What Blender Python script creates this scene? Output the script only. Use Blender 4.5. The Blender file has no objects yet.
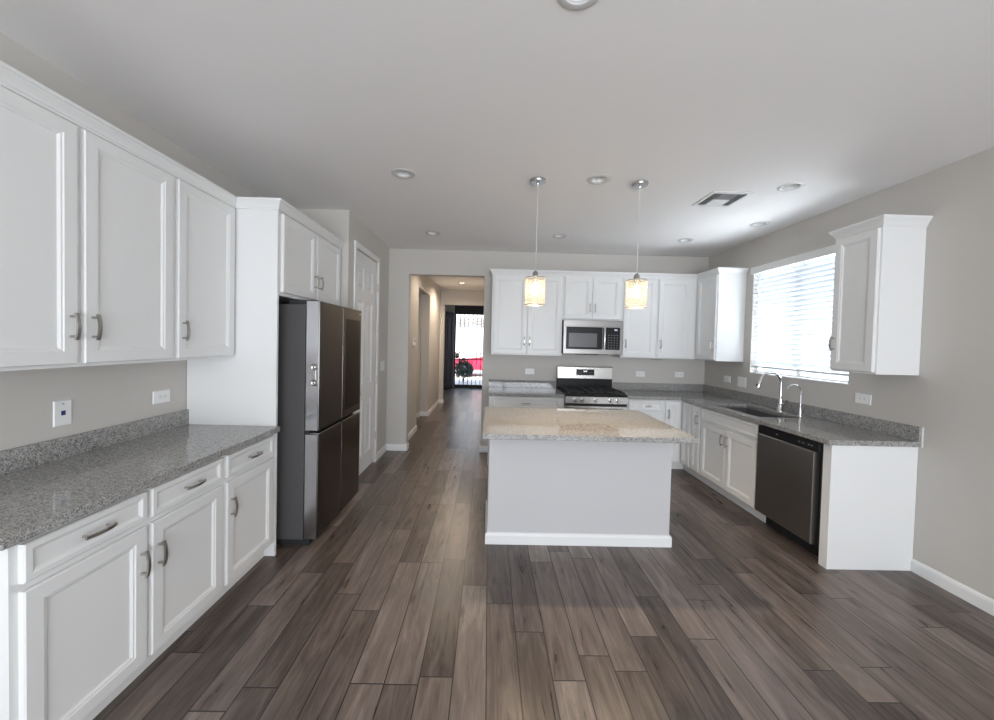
import bpy, bmesh, math, random
from mathutils import Vector, Matrix
random.seed(7)
S = bpy.context.scene
C = S.collection
PI = math.pi

# ------------------------------------------------------------------ camera
F_PX, CXP, CYP = 375.036, 493.223, 350.747
CAM_H, YAW, PITCH, ROLL = 1.5339, math.radians(0.7198), math.radians(1.363), math.radians(1.4087)
cam_d = bpy.data.cameras.new('camera')
cam_d.sensor_width = 36.0
cam_d.sensor_fit = 'HORIZONTAL'
cam_d.lens = 36.0 * F_PX / 994.0
cam_d.shift_x = (497.0 - CXP) / 994.0
cam_d.shift_y = (CYP - 360.0) / 994.0
cam_d.clip_start = 0.05
cam_d.clip_end = 300
cam = bpy.data.objects.new('camera', cam_d)
C.objects.link(cam)
r0 = Vector((math.cos(YAW), -math.sin(YAW), 0))
fh = Vector((math.sin(YAW), math.cos(YAW), 0))
fw = fh * math.cos(PITCH) - Vector((0, 0, 1)) * math.sin(PITCH)
u0 = fh * math.sin(PITCH) + Vector((0, 0, 1)) * math.cos(PITCH)
rt = r0 * math.cos(ROLL) + u0 * math.sin(ROLL)
up = u0 * math.cos(ROLL) - r0 * math.sin(ROLL)
M = Matrix((rt, up, -fw)).transposed().to_4x4()
M.translation = Vector((0, 0, CAM_H))
cam.matrix_world = M
S.camera = cam

# ------------------------------------------------------------------ world, sun, window light, exposure
S.view_settings.view_transform = 'Standard'
S.view_settings.look = 'None'
S.view_settings.exposure = 0.07
S.view_settings.gamma = 1.0
S.view_settings.use_curve_mapping = False
w = bpy.data.worlds.new('sky')
S.world = w
w.use_nodes = True
bg = w.node_tree.nodes['Background']
bg.inputs[0].default_value = (0.62, 0.78, 1.0, 1)
bg.inputs[1].default_value = 2.6

def lamp(name, kind, loc, energy, color=(1, 1, 1), direction=None, **kw):
    d = bpy.data.lights.new(name, kind)
    d.energy = energy
    d.color = color
    for k, v in kw.items():
        setattr(d, k, v)
    o = bpy.data.objects.new(name, d)
    C.objects.link(o)
    o.location = loc
    if direction is not None:
        o.rotation_euler = Vector(direction).to_track_quat('-Z', 'Y').to_euler()
    return o

lamp('sun', 'SUN', (0, 0, 20), 12.0, (1.0, 0.95, 0.88), (0.35, 0.62, -0.80), angle=0.01)
# daylight entering by the patio door behind the viewer and by the sink window
lamp('patio_daylight', 'AREA', (0.6, -3.55, 1.25), 216.0, (0.955, 0.975, 1.0), (0, 1, 0.62), shape='RECTANGLE', size=4.2, size_y=2.3)
lamp('sink_window_daylight', 'AREA', (3.50, 3.68, 1.35), 100.0, (0.90, 0.96, 1.0), (-1, 0, 0.6), shape='RECTANGLE', size=2.0, size_y=1.6)

# ------------------------------------------------------------------ materials
def mat(name, col, rough=0.5, metal=0.0, spec=None, **kw):
    m = bpy.data.materials.new(name)
    m.use_nodes = True
    b = m.node_tree.nodes['Principled BSDF']
    b.inputs['Base Color'].default_value = (*col, 1)
    b.inputs['Roughness'].default_value = rough
    b.inputs['Metallic'].default_value = metal
    if spec is not None:
        b.inputs['Specular IOR Level'].default_value = spec
    for k, v in kw.items():
        b.inputs[k].default_value = v
    return m

class NT:
    def __init__(s, m):
        s.t = m.node_tree
        s.b = s.t.nodes['Principled BSDF']
    def n(s, kind, **kw):
        x = s.t.nodes.new(kind)
        for k, v in kw.items():
            setattr(x, k, v)
        return x
    def l(s, a, b):
        s.t.links.new(a, b)
    def math(s, op, a, b=None, c=None):
        x = s.n('ShaderNodeMath', operation=op)
        for i, v in enumerate((a, b, c)):
            if v is None:
                continue
            if isinstance(v, (int, float)):
                x.inputs[i].default_value = v
            else:
                s.l(v, x.inputs[i])
        return x.outputs[0]
    def ramp(s, fac, stops):
        x = s.n('ShaderNodeValToRGB')
        e = x.color_ramp.elements
        while len(e) < len(stops):
            e.new(0.5)
        for q, (p, c) in zip(e, stops):
            q.position = p
            q.color = (*c, 1)
        s.l(fac, x.inputs[0])
        return x.outputs[0]

def noise_bump(m, scale, strength, dist=0.002):
    k = NT(m)
    tc = k.n('ShaderNodeTexCoord')
    no = k.n('ShaderNodeTexNoise')
    no.inputs['Scale'].default_value = scale
    no.inputs['Detail'].default_value = 3
    k.l(tc.outputs['Object'], no.inputs['Vector'])
    bu = k.n('ShaderNodeBump')
    bu.inputs['Strength'].default_value = strength
    bu.inputs['Distance'].default_value = dist
    k.l(no.outputs[0], bu.inputs['Height'])
    k.l(bu.outputs[0], k.b.inputs['Normal'])
    return m

M_white = mat('painted cabinet white', (0.80, 0.80, 0.79), 0.38)
M_trim = mat('trim white', (0.82, 0.82, 0.81), 0.4)
M_wall = noise_bump(mat('warm grey wall paint', (0.58, 0.553, 0.515), 0.75), 90, 0.12)
M_ceil = noise_bump(mat('ceiling paint', (0.86, 0.84, 0.825), 0.85), 70, 0.15)
M_island = noise_bump(mat('island paint', (0.565, 0.555, 0.56), 0.7), 90, 0.1)
M_plastic = mat('white plastic', (0.85, 0.85, 0.84), 0.35)
M_slot = mat('dark slot', (0.03, 0.03, 0.035), 0.5)
M_jack = mat('blue jack', (0.02, 0.04, 0.14), 0.4)
M_nickel = mat('satin nickel', (0.48, 0.46, 0.43), 0.28, 1.0)
M_steel = mat('stainless steel', (0.60, 0.59, 0.57), 0.26, 1.0)
M_dsteel = mat('dishwasher steel', (0.33, 0.32, 0.31), 0.30, 1.0)
M_bsteel = mat('black stainless', (0.115, 0.107, 0.103), 0.20, 1.0)
M_bsteel_edge = mat('fridge door edge', (0.52, 0.52, 0.54), 0.22, 1.0)
M_case = mat('fridge case grey', (0.078, 0.075, 0.075), 0.5, spec=0.3)
M_black = mat('black enamel', (0.010, 0.010, 0.011), 0.30, spec=0.25)
M_mwsteel = mat('microwave steel', (0.31, 0.30, 0.29), 0.32, 1.0)
M_blackm = mat('black matte', (0.015, 0.015, 0.016), 0.6)
M_iron = mat('cast iron', (0.013, 0.013, 0.014), 0.55)
M_glassb = mat('black glass', (0.014, 0.010, 0.010), 0.08, spec=0.12)
M_mwwin = mat('microwave window', (0.13, 0.13, 0.14), 0.18)
M_key = mat('grey key print', (0.25, 0.25, 0.26), 0.5)
M_chrome = mat('chrome', (0.75, 0.75, 0.76), 0.12, 1.0)
M_cord = mat('pendant cord', (0.62, 0.60, 0.57), 0.5)
M_sink = mat('sink dark composite', (0.12, 0.12, 0.125), 0.35)
M_caulk = mat('white caulk', (0.8, 0.8, 0.78), 0.5)
M_wood = mat('dark stained door', (0.016, 0.010, 0.009), 0.6, spec=0.2)
M_irond = mat('black iron door', (0.012, 0.012, 0.014), 0.5)
M_vent = mat('vent enamel', (0.74, 0.74, 0.73), 0.4)
M_ventd = mat('vent shadow gap', (0.25, 0.24, 0.25), 0.7)
M_conc = noise_bump(mat('concrete', (0.52, 0.51, 0.49), 0.8), 8, 0.2)
M_stucco = noise_bump(mat('pale stucco', (0.78, 0.75, 0.70), 0.9), 30, 0.3)
M_garage = mat('pale garage door', (0.80, 0.78, 0.75), 0.6)
M_fascia = mat('grey brown fascia', (0.36, 0.32, 0.29), 0.7)
M_red = mat('red car paint', (0.62, 0.04, 0.09), 0.25)
M_tyre = mat('tyre rubber', (0.02, 0.02, 0.02), 0.8)
M_leaf = mat('shrub leaf', (0.02, 0.038, 0.026), 0.7)
M_carglass = mat('car glass', (0.03, 0.035, 0.04), 0.05)
M_disp = mat('display black', (0.006, 0.006, 0.008), 0.12)

def emis(name, col, strength):
    m = bpy.data.materials.new(name)
    m.use_nodes = True
    b = m.node_tree.nodes['Principled BSDF']
    b.inputs['Base Color'].default_value = (*col, 1)
    b.inputs['Emission Color'].default_value = (*col, 1)
    b.inputs['Emission Strength'].default_value = strength
    return m
M_bulb = emis('bulb glow', (1.0, 0.78, 0.50), 22.0)
M_hall_lens = emis('hall lamp lens', (1.0, 0.84, 0.62), 22.0)
M_digit = emis('clock digits', (0.75, 0.85, 1.0), 1.2)
M_ring = mat('downlight ring', (0.62, 0.61, 0.60), 0.45)
M_canopy = mat('canopy metal', (0.50, 0.50, 0.50), 0.22, 1.0)
M_lens = mat('lamp lens off', (0.86, 0.86, 0.85), 0.5)

def translucent(name, col, amount, rough=0.4):
    m = bpy.data.materials.new(name)
    m.use_nodes = True
    t = m.node_tree
    b = t.nodes['Principled BSDF']
    b.inputs['Base Color'].default_value = (*col, 1)
    b.inputs['Roughness'].default_value = rough
    tr = t.nodes.new('ShaderNodeBsdfTranslucent')
    tr.inputs[0].default_value = (*col, 1)
    mx = t.nodes.new('ShaderNodeMixShader')
    mx.inputs[0].default_value = amount
    t.links.new(b.outputs[0], mx.inputs[1])
    t.links.new(tr.outputs[0], mx.inputs[2])
    t.links.new(mx.outputs[0], t.nodes['Material Output'].inputs[0])
    return m
M_slat = translucent('blind slat', (0.88, 0.90, 0.92), 0.32)
M_bead = translucent('crystal bead', (0.93, 0.88, 0.78), 0.45, 0.08)

# granite
def granite():
    m = mat('speckled grey granite', (0.35, 0.34, 0.33), 0.05)
    k = NT(m)
    k.b.inputs['IOR'].default_value = 1.65
    tc = k.n('ShaderNodeTexCoord')
    geo = k.n('ShaderNodeNewGeometry')
    v = k.n('ShaderNodeTexVoronoi')
    v.inputs['Scale'].default_value = 250
    k.l(geo.outputs['Position'], v.inputs['Vector'])
    sep = k.n('ShaderNodeSeparateColor')
    k.l(v.outputs['Color'], sep.inputs[0])
    no = k.n('ShaderNodeTexNoise')
    no.inputs['Scale'].default_value = 60
    no.inputs['Detail'].default_value = 4
    k.l(geo.outputs['Position'], no.inputs['Vector'])
    f = k.math('ADD', k.math('MULTIPLY', sep.outputs[0], 0.75), k.math('MULTIPLY', k.math('SUBTRACT', no.outputs[0], 0.5), 0.7))
    c = k.ramp(f, [(0.02, (0.12, 0.118, 0.117)), (0.18, (0.22, 0.215, 0.207)), (0.45, (0.345, 0.337, 0.323)), (0.72, (0.46, 0.445, 0.42)), (0.92, (0.60, 0.58, 0.545))])
    k.l(c, k.b.inputs['Base Color'])
    return m
M_granite = granite()

def floor_mat():
    m = mat('wood look plank tile', (0.2, 0.17, 0.15), 0.42)
    k = NT(m)
    geo = k.n('ShaderNodeNewGeometry')
    sx = k.n('ShaderNodeSeparateXYZ')
    k.l(geo.outputs['Position'], sx.inputs[0])
    W, L = 0.1515, 0.92
    xx = k.math('DIVIDE', k.math('SUBTRACT', sx.outputs[0], 0.0255), W)
    col = k.math('FLOOR', xx)
    fx = k.math('SUBTRACT', xx, col)
    wn = k.n('ShaderNodeTexWhiteNoise', noise_dimensions='1D')
    k.l(k.math('ADD', col, 13.37), wn.inputs['W'])
    yy = k.math('ADD', k.math('DIVIDE', sx.outputs[1], L), wn.outputs['Value'])
    row = k.math('FLOOR', yy)
    fy = k.math('SUBTRACT', yy, row)
    cid = k.n('ShaderNodeCombineXYZ')
    k.l(col, cid.inputs[0]); k.l(row, cid.inputs[1])
    wn2 = k.n('ShaderNodeTexWhiteNoise', noise_dimensions='3D')
    k.l(cid.outputs[0], wn2.inputs['Vector'])
    rnd = wn2.outputs['Value']
    sc = k.n('ShaderNodeSeparateColor')
    k.l(wn2.outputs['Color'], sc.inputs[0])
    # grain coordinates, shifted per plank
    gv = k.n('ShaderNodeCombineXYZ')
    k.l(k.math('ADD', k.math('MULTIPLY', sx.outputs[0], 21.0), k.math('MULTIPLY', rnd, 57.0)), gv.inputs[0])
    k.l(k.math('ADD', k.math('MULTIPLY', sx.outputs[1], 2.6), k.math('MULTIPLY', sc.outputs[1], 91.0)), gv.inputs[1])
    g1 = k.n('ShaderNodeTexNoise')
    g1.inputs['Scale'].default_value = 1.0
    g1.inputs['Detail'].default_value = 6
    g1.inputs['Roughness'].default_value = 0.62
    g1.inputs['Distortion'].default_value = 0.9
    k.l(gv.outputs[0], g1.inputs['Vector'])
    gv2 = k.n('ShaderNodeCombineXYZ')
    k.l(k.math('ADD', k.math('MULTIPLY', sx.outputs[0], 160.0), k.math('MULTIPLY', rnd, 31.0)), gv2.inputs[0])
    k.l(k.math('MULTIPLY', sx.outputs[1], 5.0), gv2.inputs[1])
    g2 = k.n('ShaderNodeTexNoise')
    g2.inputs['Scale'].default_value = 1.0
    g2.inputs['Detail'].default_value = 3
    k.l(gv2.outputs[0], g2.inputs['Vector'])
    # tone
    t = k.math('ADD', k.math('MULTIPLY', rnd, 0.44),
               k.math('ADD', k.math('MULTIPLY', k.math('SUBTRACT', g1.outputs[0], 0.12), 1.0), k.math('MULTIPLY', g2.outputs[0], 0.25)))
    c = k.ramp(k.math('SUBTRACT', t, 0.39), [(0.0, (0.042, 0.030, 0.025)), (0.25, (0.110, 0.085, 0.072)), (0.5, (0.190, 0.153, 0.133)), (0.75, (0.310, 0.262, 0.230)), (1.0, (0.46, 0.405, 0.36))])
    kn = k.n('ShaderNodeTexVoronoi')
    kn.inputs['Scale'].default_value = 1.0
    kv = k.n('ShaderNodeCombineXYZ')
    k.l(k.math('ADD', k.math('MULTIPLY', sx.outputs[0], 6.6), k.math('MULTIPLY', rnd, 17.0)), kv.inputs[0])
    k.l(k.math('ADD', k.math('MULTIPLY', sx.outputs[1], 2.4), k.math('MULTIPLY', sc.outputs[1], 23.0)), kv.inputs[1])
    k.l(kv.outputs[0], kn.inputs['Vector'])
    kr = k.n('ShaderNodeMapRange')
    k.l(kn.outputs['Distance'], kr.inputs[0])
    kr.inputs[1].default_value = 0.02; kr.inputs[2].default_value = 0.16; kr.inputs[3].default_value = 0.42; kr.inputs[4].default_value = 1.0
    km = k.n('ShaderNodeMix', data_type='RGBA', blend_type='MULTIPLY')
    km.inputs[0].default_value = 1.0
    k.l(c, km.inputs[6]); k.l(kr.outputs[0], km.inputs[7])
    c = km.outputs[2]
    gx = k.math('MINIMUM', fx, k.math('SUBTRACT', 1.0, fx))
    gy = k.math('MINIMUM', fy, k.math('SUBTRACT', 1.0, fy))
    ex = k.math('LESS_THAN', gx, 0.0028 / W)
    ey = k.math('LESS_THAN', gy, 0.0028 / L)
    gr = k.math('MAXIMUM', ex, ey)
    mx = k.n('ShaderNodeMix', data_type='RGBA')
    k.l(gr, mx.inputs[0]); k.l(c, mx.inputs[6])
    mx.inputs[7].default_value = (0.022, 0.019, 0.017, 1)
    k.l(mx.outputs[2], k.b.inputs['Base Color'])
    k.l(k.math('ADD', 0.22, k.math('MULTIPLY', g1.outputs[0], 0.16)), k.b.inputs['Roughness'])
    bu = k.n('ShaderNodeBump')
    bu.inputs['Strength'].default_value = 0.25
    bu.inputs['Distance'].default_value = 0.003
    k.l(k.math('SUBTRACT', k.math('MULTIPLY', g2.outputs[0], 0.35), gr), bu.inputs['Height'])
    k.l(bu.outputs[0], k.b.inputs['Normal'])
    return m
M_floor = floor_mat()

# ------------------------------------------------------------------ mesh helpers
WORLD = (Vector((0, 0, 0)), Vector((1, 0, 0)), Vector((0, 1, 0)), Vector((0, 0, 1)))
def frame(o, u, v, wv):
    return (Vector(o), Vector(u), Vector(v), Vector(wv))
def at(F, a, b, c):
    return F[0] + F[1] * a + F[2] * b + F[3] * c
def face_x(x, sign):   # plane facing +x or -x: a = world y, b = world z, c = outward
    return frame((x, 0, 0), (0, 1, 0), (0, 0, 1), (sign, 0, 0))
def face_y(y, sign=-1):
    return frame((0, y, 0), (1, 0, 0), (0, 0, 1), (0, sign, 0))

def box(bm, a0, a1, b0, b1, c0, c1, F=WORLD):
    v = [bm.verts.new(at(F, a, b, c)) for c in (c0, c1) for b in (b0, b1) for a in (a0, a1)]
    for q in ((0, 1, 3, 2), (4, 6, 7, 5), (0, 4, 5, 1), (2, 3, 7, 6), (0, 2, 6, 4), (1, 5, 7, 3)):
        bm.faces.new([v[i] for i in q])

def rings(bm, F, a0, a1, b0, b1, prof, cap_back=True, cap_front=True):
    """nested rectangles (inset, depth) lofted into a framed panel"""
    loops = []
    for ins, c in prof:
        loops.append([bm.verts.new(at(F, a, b, c)) for a, b in
                      ((a0 + ins, b0 + ins), (a1 - ins, b0 + ins), (a1 - ins, b1 - ins), (a0 + ins, b1 - ins))])
    for p, q in zip(loops, loops[1:]):
        for i in range(4):
            j = (i + 1) % 4
            bm.faces.new((p[i], p[j], q[j], q[i]))
    if cap_back:
        bm.faces.new(loops[0])
    if cap_front:
        bm.faces.new(loops[-1])

def tube(bm, pts, r, seg=10, caps=True):
    pts = [Vector(p) for p in pts]
    rs = r if isinstance(r, (list, tuple)) else [r] * len(pts)
    d0 = (pts[1] - pts[0]).normalized()
    ref = Vector((0, 0, 1)) if abs(d0.z) < 0.9 else Vector((1, 0, 0))
    n = (ref - d0 * ref.dot(d0)).normalized()
    loops = []
    for i, p in enumerate(pts):
        d = (pts[min(i + 1, len(pts) - 1)] - pts[max(i - 1, 0)]).normalized()
        n = (n - d * n.dot(d)).normalized()
        b = d.cross(n)
        loops.append([bm.verts.new(p + (n * math.cos(t) + b * math.sin(t)) * rs[i]) for t in [2 * PI * k / seg for k in range(seg)]])
    for p, q in zip(loops, loops[1:]):
        for i in range(seg):
            j = (i + 1) % seg
            bm.faces.new((p[i], p[j], q[j], q[i]))
    if caps:
        bm.faces.new(loops[0]); bm.faces.new(loops[-1])

def lathe(bm, F, prof, seg=32, cap0=True, cap1=True):
    """profile (radius, c) turned about the frame's w axis"""
    loops = []
    for r, c in prof:
        loops.append([bm.verts.new(at(F, r * math.cos(2 * PI * k / seg), r * math.sin(2 * PI * k / seg), c)) for k in range(seg)])
    for p, q in zip(loops, loops[1:]):
        for i in range(seg):
            j = (i + 1) % seg
            bm.faces.new((p[i], p[j], q[j], q[i]))
    if cap0:
        bm.faces.new(loops[0])
    if cap1:
        bm.faces.new(loops[-1])

def cells(bm, xs, ys, z0, z1, solid, F=WORLD):
    """slab made of grid cells with holes; only outer faces are built"""
    V = {}
    def vt(i, j, k):
        if (i, j, k) not in V:
            V[(i, j, k)] = bm.verts.new(at(F, xs[i], ys[j], (z0, z1)[k]))
        return V[(i, j, k)]
    nx, ny = len(xs) - 1, len(ys) - 1
    ok = lambda i, j: 0 <= i < nx and 0 <= j < ny and solid((xs[i] + xs[i + 1]) / 2, (ys[j] + ys[j + 1]) / 2)
    for i in range(nx):
        for j in range(ny):
            if not ok(i, j):
                continue
            for k in (0, 1):
                bm.faces.new((vt(i, j, k), vt(i + 1, j, k), vt(i + 1, j + 1, k), vt(i, j + 1, k)))
            if not ok(i - 1, j): bm.faces.new((vt(i, j, 0), vt(i, j + 1, 0), vt(i, j + 1, 1), vt(i, j, 1)))
            if not ok(i + 1, j): bm.faces.new((vt(i + 1, j, 0), vt(i + 1, j + 1, 0), vt(i + 1, j + 1, 1), vt(i + 1, j, 1)))
            if not ok(i, j - 1): bm.faces.new((vt(i, j, 0), vt(i + 1, j, 0), vt(i + 1, j, 1), vt(i, j, 1)))
            if not ok(i, j + 1): bm.faces.new((vt(i, j + 1, 0), vt(i + 1, j + 1, 0), vt(i + 1, j + 1, 1), vt(i, j + 1, 1)))

def sweep(bm, path, prof, side=1):
    """sweep a closed (outset, z) profile along an open xy path with mitred corners; outset to the given side of travel"""
    P = [Vector((p[0], p[1])) for p in path]
    loops = []
    for i, p in enumerate(P):
        nn = []
        for a, b in ((i - 1, i), (i, i + 1)):
            if a >= 0 and b < len(P):
                d = (P[b] - P[a]).normalized()
                nn.append(Vector((d.y, -d.x)) * side)
        if len(nn) == 2:
            m = (nn[0] + nn[1])
            m = m / (m.dot(nn[0]))
        else:
            m = nn[0]
        loops.append([bm.verts.new((p.x + m.x * o, p.y + m.y * o, z)) for o, z in prof])
    n = len(prof)
    for p, q in zip(loops, loops[1:]):
        for i in range(n):
            j = (i + 1) % n
            bm.faces.new((p[i], p[j], q[j], q[i]))
    bm.faces.new(loops[0]); bm.faces.new(loops[-1])

ROOT = {}
def mk(name, bm, material, parent=None, smooth=False, bevel=0.0):
    bmesh.ops.recalc_face_normals(bm, faces=bm.faces)
    me = bpy.data.meshes.new(name)
    o = bpy.data.objects.new(name, me)
    if parent is None:
        xs = [v.co for v in bm.verts]
        org = Vector(((min(v.x for v in xs) + max(v.x for v in xs)) / 2, (min(v.y for v in xs) + max(v.y for v in xs)) / 2, min(v.z for v in xs)))
        o.location = org
    else:
        org = ROOT[parent]
        o.parent = parent
    ROOT[o] = org.copy()
    bmesh.ops.translate(bm, verts=bm.verts, vec=-org)
    bm.to_mesh(me)
    bm.free()
    me.materials.append(material)
    if smooth:
        for p in me.polygons:
            p.use_smooth = True
        if hasattr(me, 'set_sharp_from_angle'):
            me.set_sharp_from_angle(angle=math.radians(40))
    C.objects.link(o)
    if bevel:
        md = o.modifiers.new('edge', 'BEVEL')
        md.width = bevel; md.segments = 2; md.limit_method = 'ANGLE'; md.angle_limit = math.radians(40)
    return o

def B(*boxes, F=WORLD):
    bm = bmesh.new()
    for b in boxes:
        box(bm, *b, F=F)
    return bm

def tag(o, label, cat, group=None):
    o['label'] = label; o['category'] = cat
    if group: o['group'] = group
    return o
def thing(name, loc, label, cat, group=None):
    o = bpy.data.objects.new(name, None)
    o.empty_display_size = 0.1
    C.objects.link(o)
    o.location = loc
    ROOT[o] = Vector(loc)
    return tag(o, label, cat, group)
def struct(name, bm, material, label=None, cat=None, **kw):
    o = mk(name, bm, material, **kw)
    o['kind'] = 'structure'
    if label: o['label'] = label; o['category'] = cat
    return o
def copy_tree(o, loc=None, label=None, parent=None):
    c = o.copy()
    C.objects.link(c)
    if parent is None:
        c.location = loc
        c['label'] = label
    else:
        c.parent = parent
    for ch in list(o.children):
        copy_tree(ch, parent=c)
    return c

# ------------------------------------------------------------------ main dimensions
XL, XR, YB, ZC = -2.077, 3.010, 5.171, 2.780
YR = -3.65           # rear wall behind the viewer
XW, YW = -1.387, 3.696   # pantry box corner
XO, XO2, ZO = -1.107, -0.080, 2.432   # hall opening
XH = -1.20           # hall left wall
YF = 12.20           # front wall

# ------------------------------------------------------------------ room shell
struct('floor', B((-3.6, 3.2, YR - 0.15, YF + 0.05, -0.12, 0.0)), M_floor, 'grey brown wood look plank tile floor running into the hall', 'floor')
LIGHTS = [(-0.672, 2.854), (0.29, 1.340), (0.803, 2.855), (-0.678, 4.395), (0.797, 4.372), (2.278, 4.390), (2.689, 3.756), (2.287, 2.876), (-0.604, 8.088), (-0.604, 6.15)]
hx = sorted({-3.6, 3.2} | {x + s * 0.054 for x, y in LIGHTS for s in (-1, 1)})
hy = sorted({YR - 0.15, YF + 0.15} | {y + s * 0.054 for x, y in LIGHTS for s in (-1, 1)})
bm = bmesh.new()
cells(bm, hx, hy, ZC, ZC + 0.12, lambda x, y: not any(abs(x - a) < 0.054 and abs(y - b) < 0.054 for a, b in LIGHTS))
struct('ceiling', bm, M_ceil, 'pale grey painted ceiling dotted with recessed lights', 'ceiling')
struct('roof', B((-3.9, 3.5, YR - 0.4, YF + 0.6, ZC + 0.12, ZC + 0.3)), M_stucco)

struct('wall_left', B((XL - 0.12, XL, YR, YW, 0, ZC)), M_wall, 'warm grey wall behind the left run of cabinets', 'wall')
struct('wall_pantry_front', B((XL - 0.12, XW, YW, YW + 0.11, 0, ZC)), M_wall)
DY0, DY1, DZ = 3.897, 4.647, 2.472
bm = bmesh.new()
cells(bm, [YW + 0.11, DY0, DY1, YB], [0, DZ, ZC], 0, 0.11, lambda a, b: not (DY0 < a < DY1 and b < DZ), F=face_x(XW - 0.11, 1))
struct('wall_pantry', bm, M_wall, 'grey wall holding the tall white pantry door', 'wall')
bm = bmesh.new()
cells(bm, [XW - 0.11, XO, XO2, XR + 0.15], [0, ZO, ZC], 0, 0.12, lambda a, b: not (XO < a < XO2 and b < ZO), F=face_y(YB + 0.12, -1))
struct('wall_back', bm, M_wall, 'grey back wall with the range and the hall opening', 'wall', bevel=0.012)
WY0, WY1, WZ0, WZ1 = 3.090, 4.270, 1.246, 2.440
bm = bmesh.new()
cells(bm, [YR, WY0, WY1, YB], [0, WZ0, WZ1, ZC], 0, 0.15, lambda a, b: not (WY0 < a < WY1 and WZ0 < b < WZ1), F=face_x(XR + 0.15, -1))
struct('wall_right', bm, M_wall, 'grey right wall with the sink window', 'wall')
RX0, RX1, RZ1 = -1.5, 2.7, 2.4
bm = bmesh.new()
cells(bm, [XL - 0.12, RX0, RX1, XR + 0.15], [0, RZ1, ZC], 0, 0.15, lambda a, b: not (RX0 < a < RX1 and b < RZ1), F=face_y(YR, -1))
struct('wall_front', bm, M_wall)
struct('window_2', B((RX0, RX1, YR - 0.10, YR - 0.04, 0, 0.06), (RX0, RX1, YR - 0.10, YR - 0.04, RZ1 - 0.06, RZ1),
                     (RX0, RX0 + 0.06, YR - 0.10, YR - 0.04, 0.06, RZ1 - 0.06), (RX1 - 0.06, RX1, YR - 0.10, YR - 0.04, 0.06, RZ1 - 0.06),
                     (0.56, 0.64, YR - 0.10, YR - 0.04, 0.06, RZ1 - 0.06)), M_trim)
struct('unseen_sun_blocker', B((-3.6, 4.5, YR - 4.2, YR - 0.4, ZC + 0.05, ZC + 0.2)), M_stucco)  # unseen slab added to keep direct sun out of the rear opening

# hall and foyer
SH0, SH1 = 6.37, 7.58
struct('wall_hall_left', B((XH - 0.12, XH, YB + 0.12, SH0, 0, ZC)), M_wall, 'beige lit hall wall just inside the opening', 'wall')
struct('wall_hall_header', B((XH - 0.12, XH, SH0, SH1, ZO, ZC)), M_wall)
struct('wall_hall_far', B((XH - 0.12, XH, SH1, 9.2, 0, ZC)), M_wall, 'beige hall wall beyond the side opening', 'wall')
bm = B((-2.6, XH - 0.12, SH1, SH1 + 0.12, 0, ZC), (-2.6, XH - 0.12, SH0 - 0.12, SH0, 0, ZC), (-2.72, -2.6, SH0 - 0.12, SH1 + 0.12, 0, ZC), (-2.6, -1.36, SH1 - 0.14, SH1, 0, ZC))
struct('wall_side_hall', bm, M_wall)
struct('wall_hall_right', B((0.02, 0.14, YB + 0.12, YF, 0, ZC)), M_wall)
struct('wall_foyer', B((-1.75, -1.1, 9.2, 9.35, 0, ZC), (-1.1, 0.02, 9.2, 9.35, 2.415, ZC)), M_wall, 'beige portal wall framing the dark entry', 'wall')
struct('wall_foyer_left', B((-1.75, -1.63, 9.35, YF, 0, ZC)), M_wall)
FX0, FX1, FZ = -1.135, -0.06, 2.72
bm = bmesh.new()
cells(bm, [-1.75, FX0, FX1, 0.3], [0, FZ, ZC], 0, 0.15, lambda a, b: not (FX0 < a < FX1 and b < FZ), F=face_y(YF + 0.15, -1))
struct('wall_entry', bm, M_wall)

# baseboards
BBP = [(0, 0), (0.014, 0), (0.014, 0.066), (0.011, 0.078), (0.006, 0.086), (0, 0.088)]
def baseboard(name, path, side):
    bm = bmesh.new()
    sweep(bm, path, BBP, side)
    return struct(name, bm, M_trim)
baseboard('baseboard_right', [(XR, 2.555), (XR, YR)], 1)
baseboard('baseboard_pantry', [(XW, YW + 1.01), (XW, YB), (XO, YB), (XO, YB + 0.12)], 1)
baseboard('baseboard_pantry_front', [(XW, YW), (XW, DY0 - 0.058)], 1)
baseboard('baseboard_hall', [(XH, YB + 0.125), (XH, SH0)], 1)
baseboard('baseboard_side_hall', [(-2.58, SH1 - 0.14), (-1.36, SH1 - 0.14), (-1.36, SH1), (XH, SH1), (XH, 9.2), (-1.1, 9.2), (-1.1, 9.35)], 1)
baseboard('baseboard_opening', [(XO2, YB + 0.12), (XO2, YB), (0.02, YB)], 1)

# ------------------------------------------------------------------ pantry door
d1 = thing('door_1', (XW, 4.27, 0), 'tall white six panel pantry door beside the fridge', 'door')
d1['kind'] = 'structure'
def panel_leaf(bm, F, a0, a1, b0, b1, t, pans):
    xs = sorted({a0, a1} | {p[0] for p in pans} | {p[1] for p in pans})
    zs = sorted({b0, b1} | {p[2] for p in pans} | {p[3] for p in pans})
    inp = lambda a, b: any(p[0] < a < p[1] and p[2] < b < p[3] for p in pans)
    for i in range(len(xs) - 1):
        for j in range(len(zs) - 1):
            if not inp((xs[i] + xs[i + 1]) / 2, (zs[j] + zs[j + 1]) / 2):
                bm.faces.new([bm.verts.new(at(F, a, b, t)) for a, b in ((xs[i], zs[j]), (xs[i + 1], zs[j]), (xs[i + 1], zs[j + 1]), (xs[i], zs[j + 1]))])
    for p in pans:
        rings(bm, F, *p, [(0, t), (0.010, t - 0.014), (0.030, t - 0.014), (0.052, t - 0.003)], cap_back=False)
    rings(bm, F, a0, a1, b0, b1, [(0, t), (0, 0)], cap_back=False)
    bmesh.ops.remove_doubles(bm, verts=bm.verts, dist=1e-5)
bm = bmesh.new()
A0, A1 = DY0 + 0.004, DY1 - 0.004
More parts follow.
